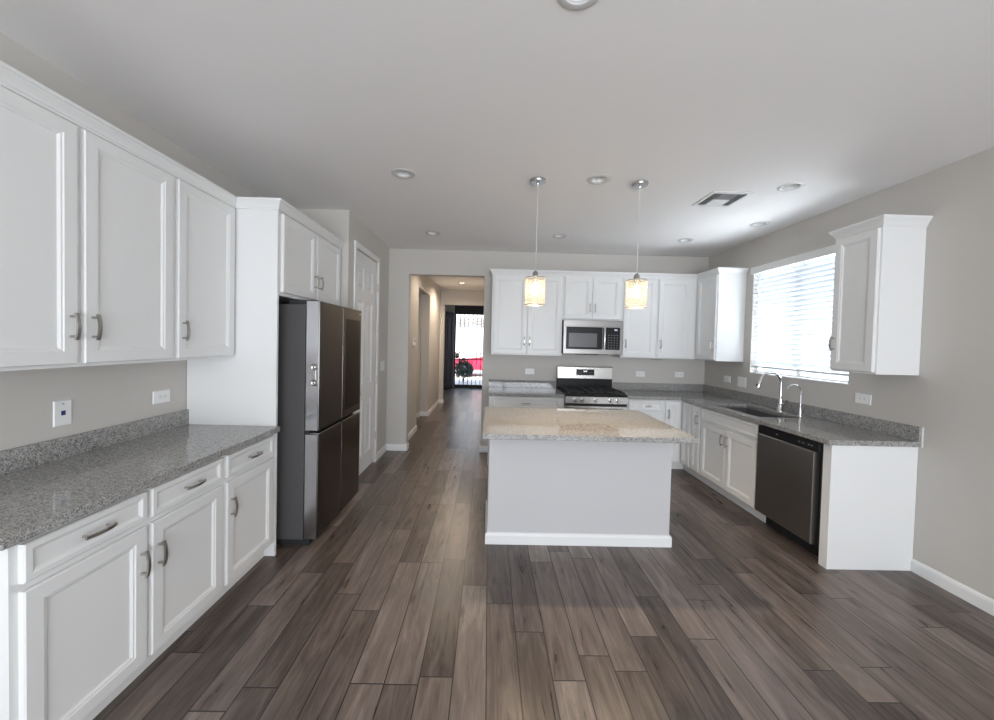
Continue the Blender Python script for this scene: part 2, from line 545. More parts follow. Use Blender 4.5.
panel_leaf(bm, face_x(XW - 0.055, 1), A0, A1, 0.008, DZ - 0.004, 0.035,
           [(ya, yb, za, zb) for ya, yb in ((A0 + 0.11, A0 + 0.325), (A0 + 0.415, A0 + 0.63)) for za, zb in ((0.20, 0.83), (1.02, 1.94), (2.07, 2.31))])
mk('door_leaf', bm, M_trim, d1)
bm = bmesh.new()
Fp = face_x(XW, 1)
CS = 0.057
box(bm, DY0 - CS, DY0, 0, DZ + CS, 0, 0.016, F=Fp); box(bm, DY1, DY1 + CS, 0, DZ + CS, 0, 0.016, F=Fp); box(bm, DY0, DY1, DZ, DZ + CS, 0, 0.016, F=Fp)
mk('door_casing', bm, M_trim, d1, bevel=0.004)
bm = B((DY0 - 0.001, DY0 + 0.003, 0, DZ, -0.11, 0, ), F=Fp)
for z in (0.34, 1.03, 1.66, 2.16):
    bm2 = bmesh.new()
    tube(bm2, [(XW + 0.004, DY1 - 0.002, z - 0.05), (XW + 0.004, DY1 - 0.002, z + 0.05)], 0.007, 8)
    mk('hinge', bm2, M_nickel, d1, smooth=True)
bm.free()
bm = bmesh.new()
lathe(bm, frame((XW - 0.018, A0 + 0.065, 0.95), (0, 1, 0), (0, 0, 1), (1, 0, 0)), [(0.028, 0), (0.028, 0.006), (0.011, 0.009), (0.011, 0.03), (0.027, 0.04), (0.028, 0.052), (0.018, 0.062)], 20)
mk('door_knob', bm, M_nickel, d1, smooth=True)

# ------------------------------------------------------------------ cabinet parts
DOOR = lambda t: [(0, 0), (0, t - 0.004), (0.004, t), (0.052, t), (0.056, t - 0.0035), (0.062, t - 0.004), (0.070, t - 0.0105), (0.078, t - 0.011)]
DRAW = lambda t: [(0, 0), (0, t - 0.004), (0.004, t), (0.022, t), (0.026, t - 0.003), (0.034, t - 0.008), (0.040, t - 0.0085)]
def pull(parent, F, a, b, vertical=True, L=0.112):
    bm = bmesh.new()
    def pt(s, o, c):
        return at(F, a + o, b + s, c) if vertical else at(F, a + s, b + o, c)
    N = 10
    hw = 0.0062
    loops = []
    for i in range(N + 1):
        s = (i / N - 0.5) * L
        c = 0.024 + 0.010 * (1 - (2 * s / L) ** 2)
        th = 0.0075
        loops.append([bm.verts.new(pt(s, o, cc)) for o, cc in ((-hw, c - th / 2), (hw, c - th / 2), (hw, c + th / 2), (-hw, c + th / 2))])
    for p, q in zip(loops, loops[1:]):
        for i in range(4):
            j = (i + 1) % 4
            bm.faces.new((p[i], p[j], q[j], q[i]))
    bm.faces.new(loops[0]); bm.faces.new(loops[-1])
    for s in (-0.042, 0.042):
        tube(bm, [pt(s, 0, 0.0), pt(s, 0, 0.027)], 0.0055, 8)
    return mk('handle', bm, M_nickel, parent)

DT = 0.02
def door(parent, F, a0, a1, b0, b1, hand=None, hz=None):
    bm = bmesh.new()
    rings(bm, F, a0, a1, b0, b1, DOOR(DT))
    d = mk('door', bm, M_white, parent)
    if hand is not None:
        pull(d, frame(at(F, 0, 0, DT), *F[1:]), a0 + 0.03 if hand == 'lo' else a1 - 0.03, hz)
    return d
def drawer(parent, F, a0, a1, b0, b1, handle=True):
    bm = bmesh.new()
    rings(bm, F, a0, a1, b0, b1, DRAW(DT))
    d = mk('drawer', bm, M_white, parent)
    if handle:
        pull(d, frame(at(F, 0, 0, DT), *F[1:]), (a0 + a1) / 2, (b0 + b1) / 2, False)
    return d
CT, CB = 0.914, 0.876     # countertop top and underside
TK = 0.102
# ---- left base run
XC = XL + 0.61            # carcass front
Fl = face_x(XC, 1)
c = thing('base_cabinet', (XL + 0.3, 1.6, 0), 'white base cabinet with two drawers over two doors, nearest the viewer', 'cabinet')
mk('body', B((XL + 0.004, XC, 1.160, 2.088, TK, CB)), M_white, c)
mk('toe_kick', B((XL + 0.004, XC - 0.065, 1.160, 2.088, 0, TK)), M_white, c)
drawer(c, Fl, 1.184, 1.612, 0.732, 0.858); drawer(c, Fl, 1.636, 2.070, 0.732, 0.858)
door(c, Fl, 1.184, 1.612, 0.118, 0.706, 'hi', 0.557); door(c, Fl, 1.636, 2.070, 0.118, 0.706, 'lo', 0.557)
c = thing('base_cabinet', (XL + 0.3, 2.35, 0), 'narrow white base cabinet with one drawer and one door next to the fridge', 'cabinet')
mk('body', B((XL + 0.004, XC, 2.088, 2.604, TK, CB)), M_white, c)
mk('toe_kick', B((XL + 0.004, XC - 0.065, 2.088, 2.604, 0, TK)), M_white, c)
drawer(c, Fl, 2.106, 2.560, 0.732, 0.858)
door(c, Fl, 2.106, 2.560, 0.118, 0.706, 'lo', 0.557)
tag(mk('fridge_panel', B((XL + 0.004, XC + 0.006, 2.604, 2.624, 0, 2.420)), M_white), 'tall white side panel between the left counter and the fridge', 'cabinet panel')
c = thing('countertop', (XL + 0.3, 1.85, CB), 'speckled grey granite countertop with backsplash along the left wall', 'countertop')
mk('slab', B((XL + 0.001, XL + 0.648, 1.115, 2.603, CB, CT)), M_granite, c, bevel=0.004)
mk('backsplash', B((XL + 0.001, XL + 0.021, 1.115, 2.603, CT, 1.016)), M_granite, c, bevel=0.002)

# ---- left wall cabinets
XU = XL + 0.325
Fu = face_x(XU, 1)
ZU0, ZU1 = 1.372, 2.421
zl = 1.384
c = thing('wall_cabinet', (XL + 0.16, 1.6, zl), 'large white two door wall cabinet nearest the viewer on the left wall', 'cabinet')
mk('body', B((XL + 0.002, XU, 1.10, 2.098, zl, ZU1)), M_white, c)
door(c, Fu, 1.130, 1.606, zl + 0.014, 2.390, 'hi', 1.555); door(c, Fu, 1.632, 2.083, zl + 0.014, 2.392, 'lo', 1.555)
c = thing('wall_cabinet', (XL + 0.16, 2.35, zl), 'white single door wall cabinet between the two door one and the fridge panel', 'cabinet')
mk('body', B((XL + 0.002, XU, 2.098, 2.603, zl, ZU1)), M_white, c)
door(c, Fu, 2.116, 2.578, zl + 0.014, 2.392, 'lo', 1.555)
c = thing('wall_cabinet', (XL + 0.3, 3.15, 1.82), 'white two door wall cabinet above the fridge', 'cabinet')
mk('body', B((XL + 0.002, XC, 2.625, 3.680, 1.822, ZU1)), M_white, c)
door(c, Fl, 2.655, 3.150, 1.845, 2.392, 'hi', 1.99); door(c, Fl, 3.176, 3.660, 1.845, 2.392, 'lo', 1.99)
CRP = [(-0.06, 2.4215), (0.0008, 2.4215), (0.0008, 2.400), (0.007, 2.400), (0.007, 2.410), (0.011, 2.413), (0.015, 2.424), (0.023, 2.436), (0.031, 2.446), (0.031, 2.451), (0.037, 2.453), (0.037, 2.467), (-0.06, 2.467)]
bm = bmesh.new()
sweep(bm, [(XU, 1.10), (XU, 2.604), (XC + 0.006, 2.604), (XC + 0.006, 3.684), (XL + 0.08, 3.684)], CRP, 1)
tag(mk('crown_molding', bm, M_white), 'white crown molding along the tops of the left wall cabinets and fridge cabinet', 'molding')

# ------------------------------------------------------------------ fridge
XFR, FY0, FY1 = -1.224, 2.733, 3.618
f = thing('refrigerator', (-1.65, 3.175, 0), 'black stainless four door refrigerator with a dark glass door panel', 'refrigerator')
mk('case', B((XL + 0.06, -1.330, FY0 + 0.004, FY1 - 0.004, 0.045, 1.772)), M_case, f, bevel=0.006)
mk('base_grille', B((XL + 0.1, -1.29, FY0 + 0.02, FY1 - 0.02, 0.0, 0.045)), M_blackm, f)
YM = 3.172
Ff = face_x(XFR - 0.097, 1)
def fdoor(name, y0, y1, z0, z1, slope=False):
    bm = bmesh.new()
    rings(bm, Ff, y0, y1, z0, z1, [(0, 0), (0, 0.089), (0.003, 0.095), (0.009, 0.097)])
    return mk(name, bm, M_bsteel, f)
ZS = 0.842
for nm, y0, y1 in (('left', FY0, YM - 0.003), ('right', YM + 0.003, FY1)):
    u = fdoor('upper_door', y0, y1, ZS + 0.012, 1.799)
    l = fdoor('lower_door', y0, y1, 0.052, ZS - 0.016)
    bm = bmesh.new()   # polished lip of the pocket handle
    box(bm, y0 + 0.012, y1 - 0.012, ZS - 0.016, ZS - 0.010, 0.03, 0.094, F=Ff)
    mk('handle_lip', bm, M_chrome, l, bevel=0.002)
    bm = B((y0 + 0.004, y1 - 0.004, ZS - 0.0155, ZS + 0.0115, 0.0, 0.028), F=Ff)
    mk('handle_recess', bm, M_blackm, l)
    if nm == 'right':
        mk('glass_panel', B((y0 + 0.055, y1 - 0.05, 0.915, 1.70, 0.097, 0.0982), F=Ff), M_glassb, u)
        mk('badge', B((y1 - 0.06, y1 - 0.02, 1.755, 1.765, 0.097, 0.0978), F=Ff), M_chrome, u)
    else:
        Fs = frame((0, FY0, 0), (1, 0, 0), (0, 0, 1), (0, -1, 0))
        mk('door_edge', B((XFR - 0.095, XFR - 0.010, ZS + 0.014, 1.795, 0.0, 0.0015), F=Fs), M_bsteel_edge, u)
        mk('door_edge', B((XFR - 0.095, XFR - 0.010, 0.056, ZS - 0.018, 0.0, 0.0015), F=Fs), M_bsteel_edge, l)
        bm = bmesh.new()
        for zz in (1.318, 1.205):
            lathe(bm, frame((XFR - 0.034, FY0 - 0.0015, zz), (1, 0, 0), (0, 0, 1), (0, -1, 0)), [(0.024, 0), (0.024, 0.005), (0.019, 0.010), (0.012, 0.008), (0.006, 0.012)], 18)
        box(bm, XFR - 0.041, XFR - 0.027, FY0 - 0.005, FY0 - 0.0015, 1.222, 1.302)
        mk('edge_discs', bm, M_nickel, u, smooth=True)  # two small discs joined by a bar on the door's side edge
for yy in (FY0 + 0.06, FY1 - 0.06):
    mk('hinge_cover', B((-1.46, -1.25, yy - 0.045, yy + 0.045, 1.772, 1.805)), M_blackm, f, bevel=0.006)

# ------------------------------------------------------------------ back run of cabinets
YUF = YB - 0.325          # wall cabinet carcass front
YBF = YB - 0.61           # base carcass front
Fbu, Fbb = face_y(YUF), face_y(YBF)
g = 0.001
def wall_cab(x0, x1, z0, label, doors, pz=1.555):
    c = thing('wall_cabinet', ((x0 + x1) / 2, YB - 0.16, z0), label, 'cabinet')
    mk('body', B((x0 + g, x1 - g, YUF, YB - g, z0, ZU1)), M_white, c)
    for d0, d1, hand in doors:
        door(c, Fbu, d0, d1, z0 + 0.014, 2.392, hand, pz)
wall_cab(0.031, 0.945, ZU0, 'white two door wall cabinet on the back wall, nearest the hall opening', [(0.055, 0.485, 'hi'), (0.495, 0.925, 'lo')])
wall_cab(0.945, 1.712, 1.842, 'short white two door wall cabinet above the microwave', [(0.966, 1.318, 'hi'), (1.326, 1.690, 'lo')], 1.998)
wall_cab(1.712, 2.172, ZU0, 'white single door wall cabinet immediately right of the microwave', [(1.732, 2.152, 'lo')])
wall_cab(2.172, 2.685, ZU0, 'white single door wall cabinet on the back wall, last before the corner', [(2.186, 2.590, 'lo')])
XE = XR - 0.325
c = thing('wall_cabinet', (XR - 0.16, 4.78, ZU0), 'white corner wall cabinet left of the sink window, its side panel facing out', 'cabinet')
mk('body', B((XE, XR - g, 4.388, YB - g, ZU0, ZU1)), M_white, c)
door(c, face_x(XE, -1), 4.402, 4.800, ZU0 + 0.014, 2.392, 'lo', 1.56)
bm = bmesh.new()
sweep(bm, [(0.031, YB - 0.003), (0.031, YUF), (XE, YUF), (XE, 4.388), (XR - 0.003, 4.388)], [(o, z) for o, z in CRP], 1)
for v in bm.verts:
    pass
tag(mk('crown_molding', bm, M_white), 'white crown molding along the tops of the back wall and corner cabinets', 'molding')
c = thing('wall_cabinet', (XR - 0.16, 2.75, ZU0), 'white single door wall cabinet hanging right of the sink window', 'cabinet')
mk('body', B((XR - 0.305, XR - g, 2.578, 2.920, ZU0, ZU1)), M_white, c)
door(c, face_x(XR - 0.305, -1), 2.590, 2.915, ZU0 + 0.014, 2.392, 'hi', 1.585)
bm = bmesh.new()
sweep(bm, [(XR - 0.003, 2.920), (XR - 0.305, 2.920), (XR - 0.305, 2.578), (XR - 0.003, 2.578)], CRP, 1)
tag(mk('crown_molding', bm, M_white), 'white crown molding capping the single cabinet right of the window', 'molding')

# base cabinets at the back
c = thing('base_cabinet', (0.48, YB - 0.3, 0), 'white base cabinet with one wide drawer left of the range', 'cabinet')
mk('body', B((0.022, 0.938, YBF, YB - g, TK, CB)), M_white, c)
mk('toe_kick', B((0.022, 0.938, YBF + 0.07, YB - g, 0, TK)), M_white, c)
drawer(c, Fbb, 0.060, 0.880, 0.732, 0.862)
door(c, Fbb, 0.060, 0.466, 0.118, 0.706, 'hi', 0.60); door(c, Fbb, 0.474, 0.880, 0.118, 0.706, 'lo', 0.60)
c = thing('base_cabinet', (1.94, YB - 0.3, 0), 'white base cabinet with a drawer just right of the range', 'cabinet')
mk('body', B((1.708, 2.168, YBF, YB - g, TK, CB)), M_white, c)
mk('toe_kick', B((1.708, 2.168, YBF + 0.07, YB - g, 0, TK)), M_white, c)
drawer(c, Fbb, 1.730, 2.146, 0.732, 0.862)
door(c, Fbb, 1.730, 2.146, 0.118, 0.706, 'lo', 0.60)
XRF = XR - 0.61           # right base carcass front
Frb = face_x(XRF, -1)
c = thing('corner_cabinet', (2.7, 4.8, 0), 'white corner base cabinet with two narrow doors meeting at the inner corner', 'cabinet')
bm = bmesh.new()
cells(bm, [2.170, XRF, XR - g], [4.335, YBF, YB - g], TK, CB, lambda a, b: a > XRF or b > YBF)
mk('body', bm, M_white, c)
bm = bmesh.new()
cells(bm, [2.170, XRF + 0.07, XR - g], [4.335, YBF + 0.07, YB - g], 0, TK, lambda a, b: a > XRF + 0.07 or b > YBF + 0.07)
mk('toe_kick', bm, M_white, c)
door(c, Fbb, 2.184, 2.368, 0.118, 0.862, 'lo', 0.705)
door(c, Frb, 4.350, 4.528, 0.118, 0.862)
c = thing('base_cabinet', (2.7, 4.24, 0), 'very narrow white base cabinet with one tall door, between the corner and the sink cabinet', 'cabinet')
mk('body', B((XRF, XR - g, 4.138, 4.333, TK, CB)), M_white, c)
mk('toe_kick', B((XRF + 0.07, XR - g, 4.138, 4.333, 0, TK)), M_white, c)
door(c, Frb, 4.152, 4.318, 0.118, 0.862, 'lo', 0.71)
c = thing('sink_cabinet', (2.7, 3.69, 0), 'white sink base cabinet with a false drawer front over two doors', 'cabinet')
bm = bmesh.new()
box(bm, XRF, XRF + 0.02, 3.240, 4.136, TK, CB); box(bm, XRF + 0.02, XR - g, 3.240, 3.258, TK, CB); box(bm, XRF + 0.02, XR - g, 4.118, 4.136, TK, CB)
box(bm, XRF + 0.02, XR - g, 3.258, 4.118, TK, TK + 0.018)
mk('body', bm, M_white, c)
mk('toe_kick', B((XRF + 0.07, XR - g, 3.240, 4.136, 0, TK)), M_white, c)
drawer(c, Frb, 3.258, 4.118, 0.732, 0.862, False)
door(c, Frb, 3.692, 4.118, 0.118, 0.706, 'lo', 0.60); door(c, Frb, 3.258, 3.682, 0.118, 0.706, 'hi', 0.60)
tag(mk('end_panel', B((XRF, XR - g, 2.558, 2.624, 0, CB)), M_white, bevel=0.002), 'white end panel closing the right counter beside the dishwasher', 'cabinet panel')

# countertops
c = thing('countertop', (0.48, YB - 0.3, CB), 'short grey granite countertop left of the range', 'countertop')
mk('slab', B((0.012, 0.939, YB - 0.648, YB - g, CB + g, CT)), M_granite, c, bevel=0.004)
mk('backsplash', B((0.012, 0.939, YB - 0.021, YB - g, CT, 1.016)), M_granite, c, bevel=0.002)
c = thing('countertop', (2.6, 4.0, CB), 'L shaped grey granite countertop with the sink under the window', 'countertop')
SX0, SX1, SY0, SY1 = 2.462, 2.855, 3.345, 4.085
bm = bmesh.new()
cells(bm, [1.707, XR - 0.648, SX0, SX1, XR - g], [2.541, SY0, SY1, YB - 0.648, YB - g], CB + g, CT,
      lambda a, b: (a > XR - 0.648 or b > YB - 0.648) and not (SX0 < a < SX1 and SY0 < b < SY1))
mk('slab', bm, M_granite, c, bevel=0.004)
tag(mk('backsplash', B((1.707, XR - 0.0215, YB - 0.021, YB - g, CT + 0.0005, 1.016)), M_granite, bevel=0.002), 'grey granite backsplash strip on the back wall right of the range', 'backsplash')
tag(mk('backsplash', B((XR - 0.021, XR - g, 2.541, YB - g, CT + 0.0005, 1.016)), M_granite, bevel=0.002), 'long grey granite backsplash strip on the right wall behind the faucets', 'backsplash')
tag(mk('caulk_strip', B((XR - 0.006, XR - 0.0005, 2.533, 2.5405, CB, 1.018)), M_caulk), 'thin white caulk strip at the near end of the right backsplash', 'caulk')

# sink
s = thing('sink', (2.658, 3.715, 0.68), 'dark undermount sink set in the right counter', 'sink')
bm = bmesh.new()
cells(bm, [SX0 - 0.02, SX0, SX1, SX1 + 0.02], [SY0 - 0.02, SY0, SY1, SY1 + 0.02], 0.70, CB, lambda a, b: not (SX0 < a < SX1 and SY0 < b < SY1))
box(bm, SX0 - 0.02, SX1 + 0.02, SY0 - 0.02, SY1 + 0.02, 0.68, 0.70)
mk('basin', bm, M_sink, s)
bm = bmesh.new()
lathe(bm, frame((2.658, 3.715, 0.70), (1, 0, 0), (0, 1, 0), (0, 0, 1)), [(0.045, 0), (0.045, 0.003), (0.03, 0.004), (0.028, 0.001)], 20)
mk('drain', bm, M_chrome, s, smooth=True)

# faucets
fx, fy = 2.912, 3.680
t = thing('faucet', (fx, fy, CT + 0.001), 'tall chrome gooseneck kitchen faucet with a pull down head', 'faucet')
bm = bmesh.new()
lathe(bm, frame((fx, fy, CT), (1, 0, 0), (0, 1, 0), (0, 0, 1)), [(0.028, 0), (0.028, 0.006), (0.023, 0.012), (0.021, 0.09), (0.019, 0.12), (0.013, 0.15)], 20)
mk('base', bm, M_chrome, t, smooth=True)
R = 0.104
pts = [(fx, fy, CT + 0.145), (fx, fy, CT + 0.282)]
for k in range(1, 13):
    a = PI * k / 12 * 0.93
    pts.append((fx - R + R * math.cos(a), fy, CT + 0.282 + R * math.sin(a)))
bm = bmesh.new(); tube(bm, pts, 0.0125, 12)
mk('spout', bm, M_chrome, t, smooth=True)
p = Vector(pts[-1]); d = (p - Vector(pts[-2])).normalized()
bm = bmesh.new(); tube(bm, [p - d * 0.005, p + d * 0.03, p + d * 0.07, p + d * 0.085], [0.014, 0.018, 0.019, 0.015], 12)
h = mk('spray_head', bm, M_chrome, t, smooth=True)
q = p + d * 0.05
bm = B((q.x - 0.024, q.x - 0.014, fy - 0.006, fy + 0.006, q.z - 0.012, q.z + 0.012))
mk('spray_button', bm, M_slot, h)
bm = bmesh.new(); tube(bm, [(fx, fy, CT + 0.07), (fx + 0.005, fy - 0.035, CT + 0.075), (fx + 0.008, fy - 0.055, CT + 0.09), (fx + 0.01, fy - 0.07, CT + 0.125)], [0.015, 0.015, 0.008, 0.006], 10)
mk('lever', bm, M_chrome, t, smooth=True)
fx, fy = 2.912, 3.440
t = thing('faucet', (fx, fy, CT + 0.001), 'small thin chrome drinking water faucet beside the gooseneck one', 'faucet')
bm = bmesh.new()
lathe(bm, frame((fx, fy, CT), (1, 0, 0), (0, 1, 0), (0, 0, 1)), [(0.020, 0), (0.020, 0.005), (0.012, 0.01), (0.011, 0.07), (0.007, 0.085)], 16)
mk('base', bm, M_chrome, t, smooth=True)
R = 0.066
pts = [(fx, fy, CT + 0.08), (fx, fy, CT + 0.225)]
for k in range(1, 11):
    a = PI * k / 10 * 0.9
    pts.append((fx - R + R * math.cos(a), fy, CT + 0.225 + R * math.sin(a)))
bm = bmesh.new(); tube(bm, pts, 0.0055, 10)
mk('spout', bm, M_chrome, t, smooth=True)
bm = bmesh.new(); tube(bm, [(fx, fy, CT + 0.06), (fx + 0.006, fy - 0.03, CT + 0.06), (fx + 0.006, fy - 0.036, CT + 0.09)], [0.007, 0.007, 0.004], 8)
mk('lever', bm, M_chrome, t, smooth=True)

# ------------------------------------------------------------------ dishwasher
d = thing('dishwasher', (2.7, 2.93, 0), 'stainless dishwasher with a black control strip', 'dishwasher')
mk('tub', B((XRF + 0.015, XR - 0.03, 2.630, 3.232, 0.10, 0.868)), M_blackm, d)
bm = bmesh.new()
rings(bm, Frb, 2.660, 3.230, 0.122, 0.796, [(0, -0.012), (0, 0.030), (0.004, 0.034)])
pnl = mk('door', bm, M_dsteel, d)
bm = B((2.633, 3.234, 0.798, 0.868, -0.012, 0.026), F=Frb)
ctl = mk('control_panel', bm, M_black, d, bevel=0.004)
for yy, hw in ((3.02, 0.012), (2.80, 0.008), (2.765, 0.008), (2.715, 0.008), (2.69, 0.008)):
    mk('button', B((yy - hw, yy + hw, 0.831, 0.839, 0.026, 0.0268), F=Frb), M_key, ctl)
mk('toe_panel', B((XRF + 0.075, XRF + 0.09, 2.632, 3.232, 0.0, 0.10)), M_blackm, d)

# ------------------------------------------------------------------ range
X0, X1 = 0.944, 1.702
YRF = YB - 0.665
r = thing('gas_range', (1.323, YB - 0.33, 0), 'stainless gas range with black cooktop and five front knobs', 'range')
mk('body', B((X0, X1, YRF + 0.03, YB - 0.02, 0.03, 0.900)), M_steel, r)
mk('kick_plate', B((X0 + 0.02, X1 - 0.02, YRF + 0.08, YB - 0.1, 0.0, 0.03)), M_blackm, r)
bm = B((X0 - 0.004, X1 + 0.004, YRF + 0.012, YB - 0.075, 0.900, 0.922))
top = mk('cooktop', bm, M_black, r, bevel=0.005)
for k in range(3):
    gx0 = X0 + 0.02 + k * 0.2405
    gx1 = gx0 + 0.235
    bm = bmesh.new()
    gy0, gy1 = YRF + 0.05, YB - 0.11
    for xx in (gx0, gx1 - 0.012, (gx0 + gx1) / 2 - 0.006):
        box(bm, xx, xx + 0.012, gy0, gy1, 0.938, 0.953)
    for yy in (gy0, gy1 - 0.012, gy0 + (gy1 - gy0) * 0.27, gy0 + (gy1 - gy0) * 0.5, gy0 + (gy1 - gy0) * 0.73):
        box(bm, gx0, gx1, yy, yy + 0.012, 0.938, 0.953)
    for xx in (gx0, gx1 - 0.014):
        for yy in (gy0, gy1 - 0.014):
            box(bm, xx, xx + 0.014, yy, yy + 0.014, 0.922, 0.940)
    mk('grate', bm, M_iron, r)
for bx, by in ((X0 + 0.14, YB - 0.22), (X0 + 0.14, YB - 0.50), (1.323, YB - 0.36), (X1 - 0.14, YB - 0.22), (X1 - 0.14, YB - 0.50)):
    bm = bmesh.new()
    lathe(bm, frame((bx, by, 0.922), (1, 0, 0), (0, 1, 0), (0, 0, 1)), [(0.05, 0), (0.048, 0.008), (0.036, 0.009), (0.034, 0.014)], 18)
    mk('burner', bm, M_iron, r, smooth=True)
# back guard, leaning slightly
bm = bmesh.new()
box(bm, X0 + 0.002, X1 - 0.002, YB - 0.072, YB - 0.02, 0.900, 1.060)
mk('back_riser', bm, M_black, r)
bm = B((X0 - 0.002, X1 + 0.002, YB - 0.085, YB - 0.02, 1.056, 1.226))
bgd = mk('back_guard', bm, M_steel, r, bevel=0.010)
Fg = face_y(YB - 0.085)
disp = mk('display', B((1.202, 1.448, 1.108, 1.190, 0.0, 0.003), F=Fg), M_disp, bgd)
bm = bmesh.new()
for dx in (-0.018, -0.006, 0.008, 0.019):
    box(bm, 1.325 + dx - 0.003, 1.325 + dx + 0.003, 1.154, 1.172, 0.003, 0.0036, F=Fg)
mk('clock_digits', bm, M_digit, disp)
for i in range(4):
    for j in range(2):
        for sgn in (-1, 1):
            cx = 1.325 + sgn * (0.055 + 0.016 * i)
            mk('key', B((cx - 0.004, cx + 0.004, 1.125 + 0.025 * j, 1.129 + 0.025 * j, 0.003, 0.0035), F=Fg), M_key, disp)
bm = bmesh.new()
Fr = face_y(YRF + 0.03)
rings(bm, Fr, X0 - 0.002, X1 + 0.002, 0.812, 0.899, [(0, 0), (0, 0.036), (0.006, 0.045)])
kp = mk('knob_panel', bm, M_steel, r)
Fk = face_y(YRF - 0.015)
for kx in (1.058, 1.146, 1.318, 1.492, 1.578):
    bm = bmesh.new()
    lathe(bm, frame(at(Fk, kx, 0.857, 0), (1, 0, 0), (0, 0, 1), (0, -1, 0)), [(0.028, 0), (0.028, 0.006), (0.022, 0.008), (0.020, 0.030), (0.017, 0.033)], 20)
    kn = mk('knob', bm, M_chrome, r, smooth=True)
    mk('knob_grip', B((kx - 0.005, kx + 0.005, 0.838, 0.876, 0.030, 0.040), F=Fk), M_chrome, kn, bevel=0.002)
mk('vent_gap', B((X0, X1, 0.786, 0.812, 0.0, 0.004), F=Fr), M_blackm, r)
od = mk('oven_door', B((X0, X1, 0.20, 0.785, 0.0, 0.040), F=Fr), M_steel, r, bevel=0.004)
mk('oven_window', B((X0 + 0.12, X1 - 0.12, 0.34, 0.66, 0.040, 0.042), F=Fr), M_glassb, od)
bm = bmesh.new()
tube(bm, [at(Fr, X0 + 0.05, 0.745, 0.085), at(Fr, X1 - 0.05, 0.745, 0.085)], 0.012, 12)
for xx in (X0 + 0.08, X1 - 0.08):
    tube(bm, [at(Fr, xx, 0.745, 0.038), at(Fr, xx, 0.745, 0.085)], 0.009, 10)
mk('handle', bm, M_steel, od, smooth=True)
mk('drawer', B((X0, X1, 0.04, 0.192, 0.0, 0.038), F=Fr), M_steel, r, bevel=0.004)

# ------------------------------------------------------------------ microwave
m = thing('microwave', (1.325, YB - 0.2, 1.405), 'stainless over the range microwave with black window and keypad', 'microwave')
YMF = YB - 0.385
mk('case', B((0.949, 1.708, YMF, YB - g, 1.407, 1.838)), M_blackm, m)
Fm = face_y(YMF)
bm = bmesh.new()
rings(bm, Fm, 0.949, 1.708, 1.407, 1.838, [(0, 0), (0, 0.010), (0.004, 0.016)])
fr = mk('front_frame', bm, M_mwsteel, m)
mk('top_vent', B((0.962, 1.695, 1.762, 1.764, 0.016, 0.0175), F=Fm), M_slot, fr)
dr = mk('door', B((0.985, 1.445, 1.468, 1.752, 0.016, 0.026), F=Fm), M_black, m, bevel=0.003)
mk('window', B((1.018, 1.378, 1.496, 1.672, 0.026, 0.0268), F=Fm), M_mwwin, dr)
kp = mk('control_panel', B((1.490, 1.672, 1.468, 1.752, 0.016, 0.026), F=Fm), M_black, m, bevel=0.003)
for i in range(4):
    for j in range(6):
        mk('key', B((1.520 + i * 0.036, 1.534 + i * 0.036, 1.490 + j * 0.032, 1.498 + j * 0.032, 0.026, 0.0266), F=Fm), M_key, kp)
mk('clock_digits', B((1.600, 1.606, 1.712, 1.728, 0.026, 0.0266), (1.612, 1.618, 1.712, 1.728, 0.026, 0.0266), (1.626, 1.632, 1.712, 1.728, 0.026, 0.0266), F=Fm), M_digit, kp)
bm = bmesh.new()
N = 10
pts = [at(Fm, 1.466, 1.472 + 0.276 * i / N, 0.044 + 0.014 * math.sin(PI * i / N)) for i in range(N + 1)]
tube(bm, pts, 0.013, 10)
for z in (1.482, 1.738):
    tube(bm, [at(Fm, 1.466, z, 0.014), at(Fm, 1.466, z, 0.048)], 0.010, 8)
mk('handle', bm, M_steel, m, smooth=True)
mk('bottom_vent', B((1.13, 1.42, YMF + 0.01, YMF + 0.10, 1.399, 1.4065)), M_blackm, m)

# ------------------------------------------------------------------ island
i_ = thing('kitchen_island', (0.72, 3.15, 0), 'pale grey painted island base with white baseboard', 'island')
mk('body', B((0.022, 1.418, 2.820, 3.500, 0, CB)), M_island, i_, bevel=0.006)
bm = bmesh.new()
sweep(bm, [(0.022, 3.40), (0.022, 2.820), (1.418, 2.820), (1.418, 3.40)], BBP, 1)
mk('baseboard', bm, M_trim, i_)
tag(mk('countertop', B((-0.026, 1.442, 2.510, 3.560, CB + g, CT)), M_granite, bevel=0.004), 'speckled granite slab topping the island under the two pendants', 'countertop')

# ------------------------------------------------------------------ sink window and blind
wn = thing('window_1', (XR + 0.1, 3.68, WZ0), 'sink window with white frame behind closed blinds', 'window')
wn['kind'] = 'structure'
Fw = face_x(XR + 0.09, -1)
bm = bmesh.new()
cells(bm, [WY0, WY0 + 0.03, 3.655, 3.705, WY1 - 0.03, WY1], [WZ0, WZ0 + 0.03, WZ1 - 0.05, WZ1], -0.03, 0.02,
      lambda a, b: not ((WY0 + 0.03 < a < 3.655 or 3.705 < a < WY1 - 0.03) and WZ0 + 0.03 < b < WZ1 - 0.05), F=Fw)
mk('window_frame', bm, M_trim, wn)
bm = bmesh.new()
box(bm, WY0 + 0.03, 3.655, WZ0 + 0.03, WZ1 - 0.05, -0.006, -0.003, F=Fw); box(bm, 3.705, WY1 - 0.03, WZ0 + 0.03, WZ1 - 0.05, -0.006, -0.003, F=Fw)
M_pane = bpy.data.materials.new('window pane')
M_pane.use_nodes = True
nt = M_pane.node_tree
tb = nt.nodes.new('ShaderNodeBsdfTransparent'); gl = nt.nodes.new('ShaderNodeBsdfGlossy'); gl.inputs['Roughness'].default_value = 0.02
ms = nt.nodes.new('ShaderNodeMixShader')
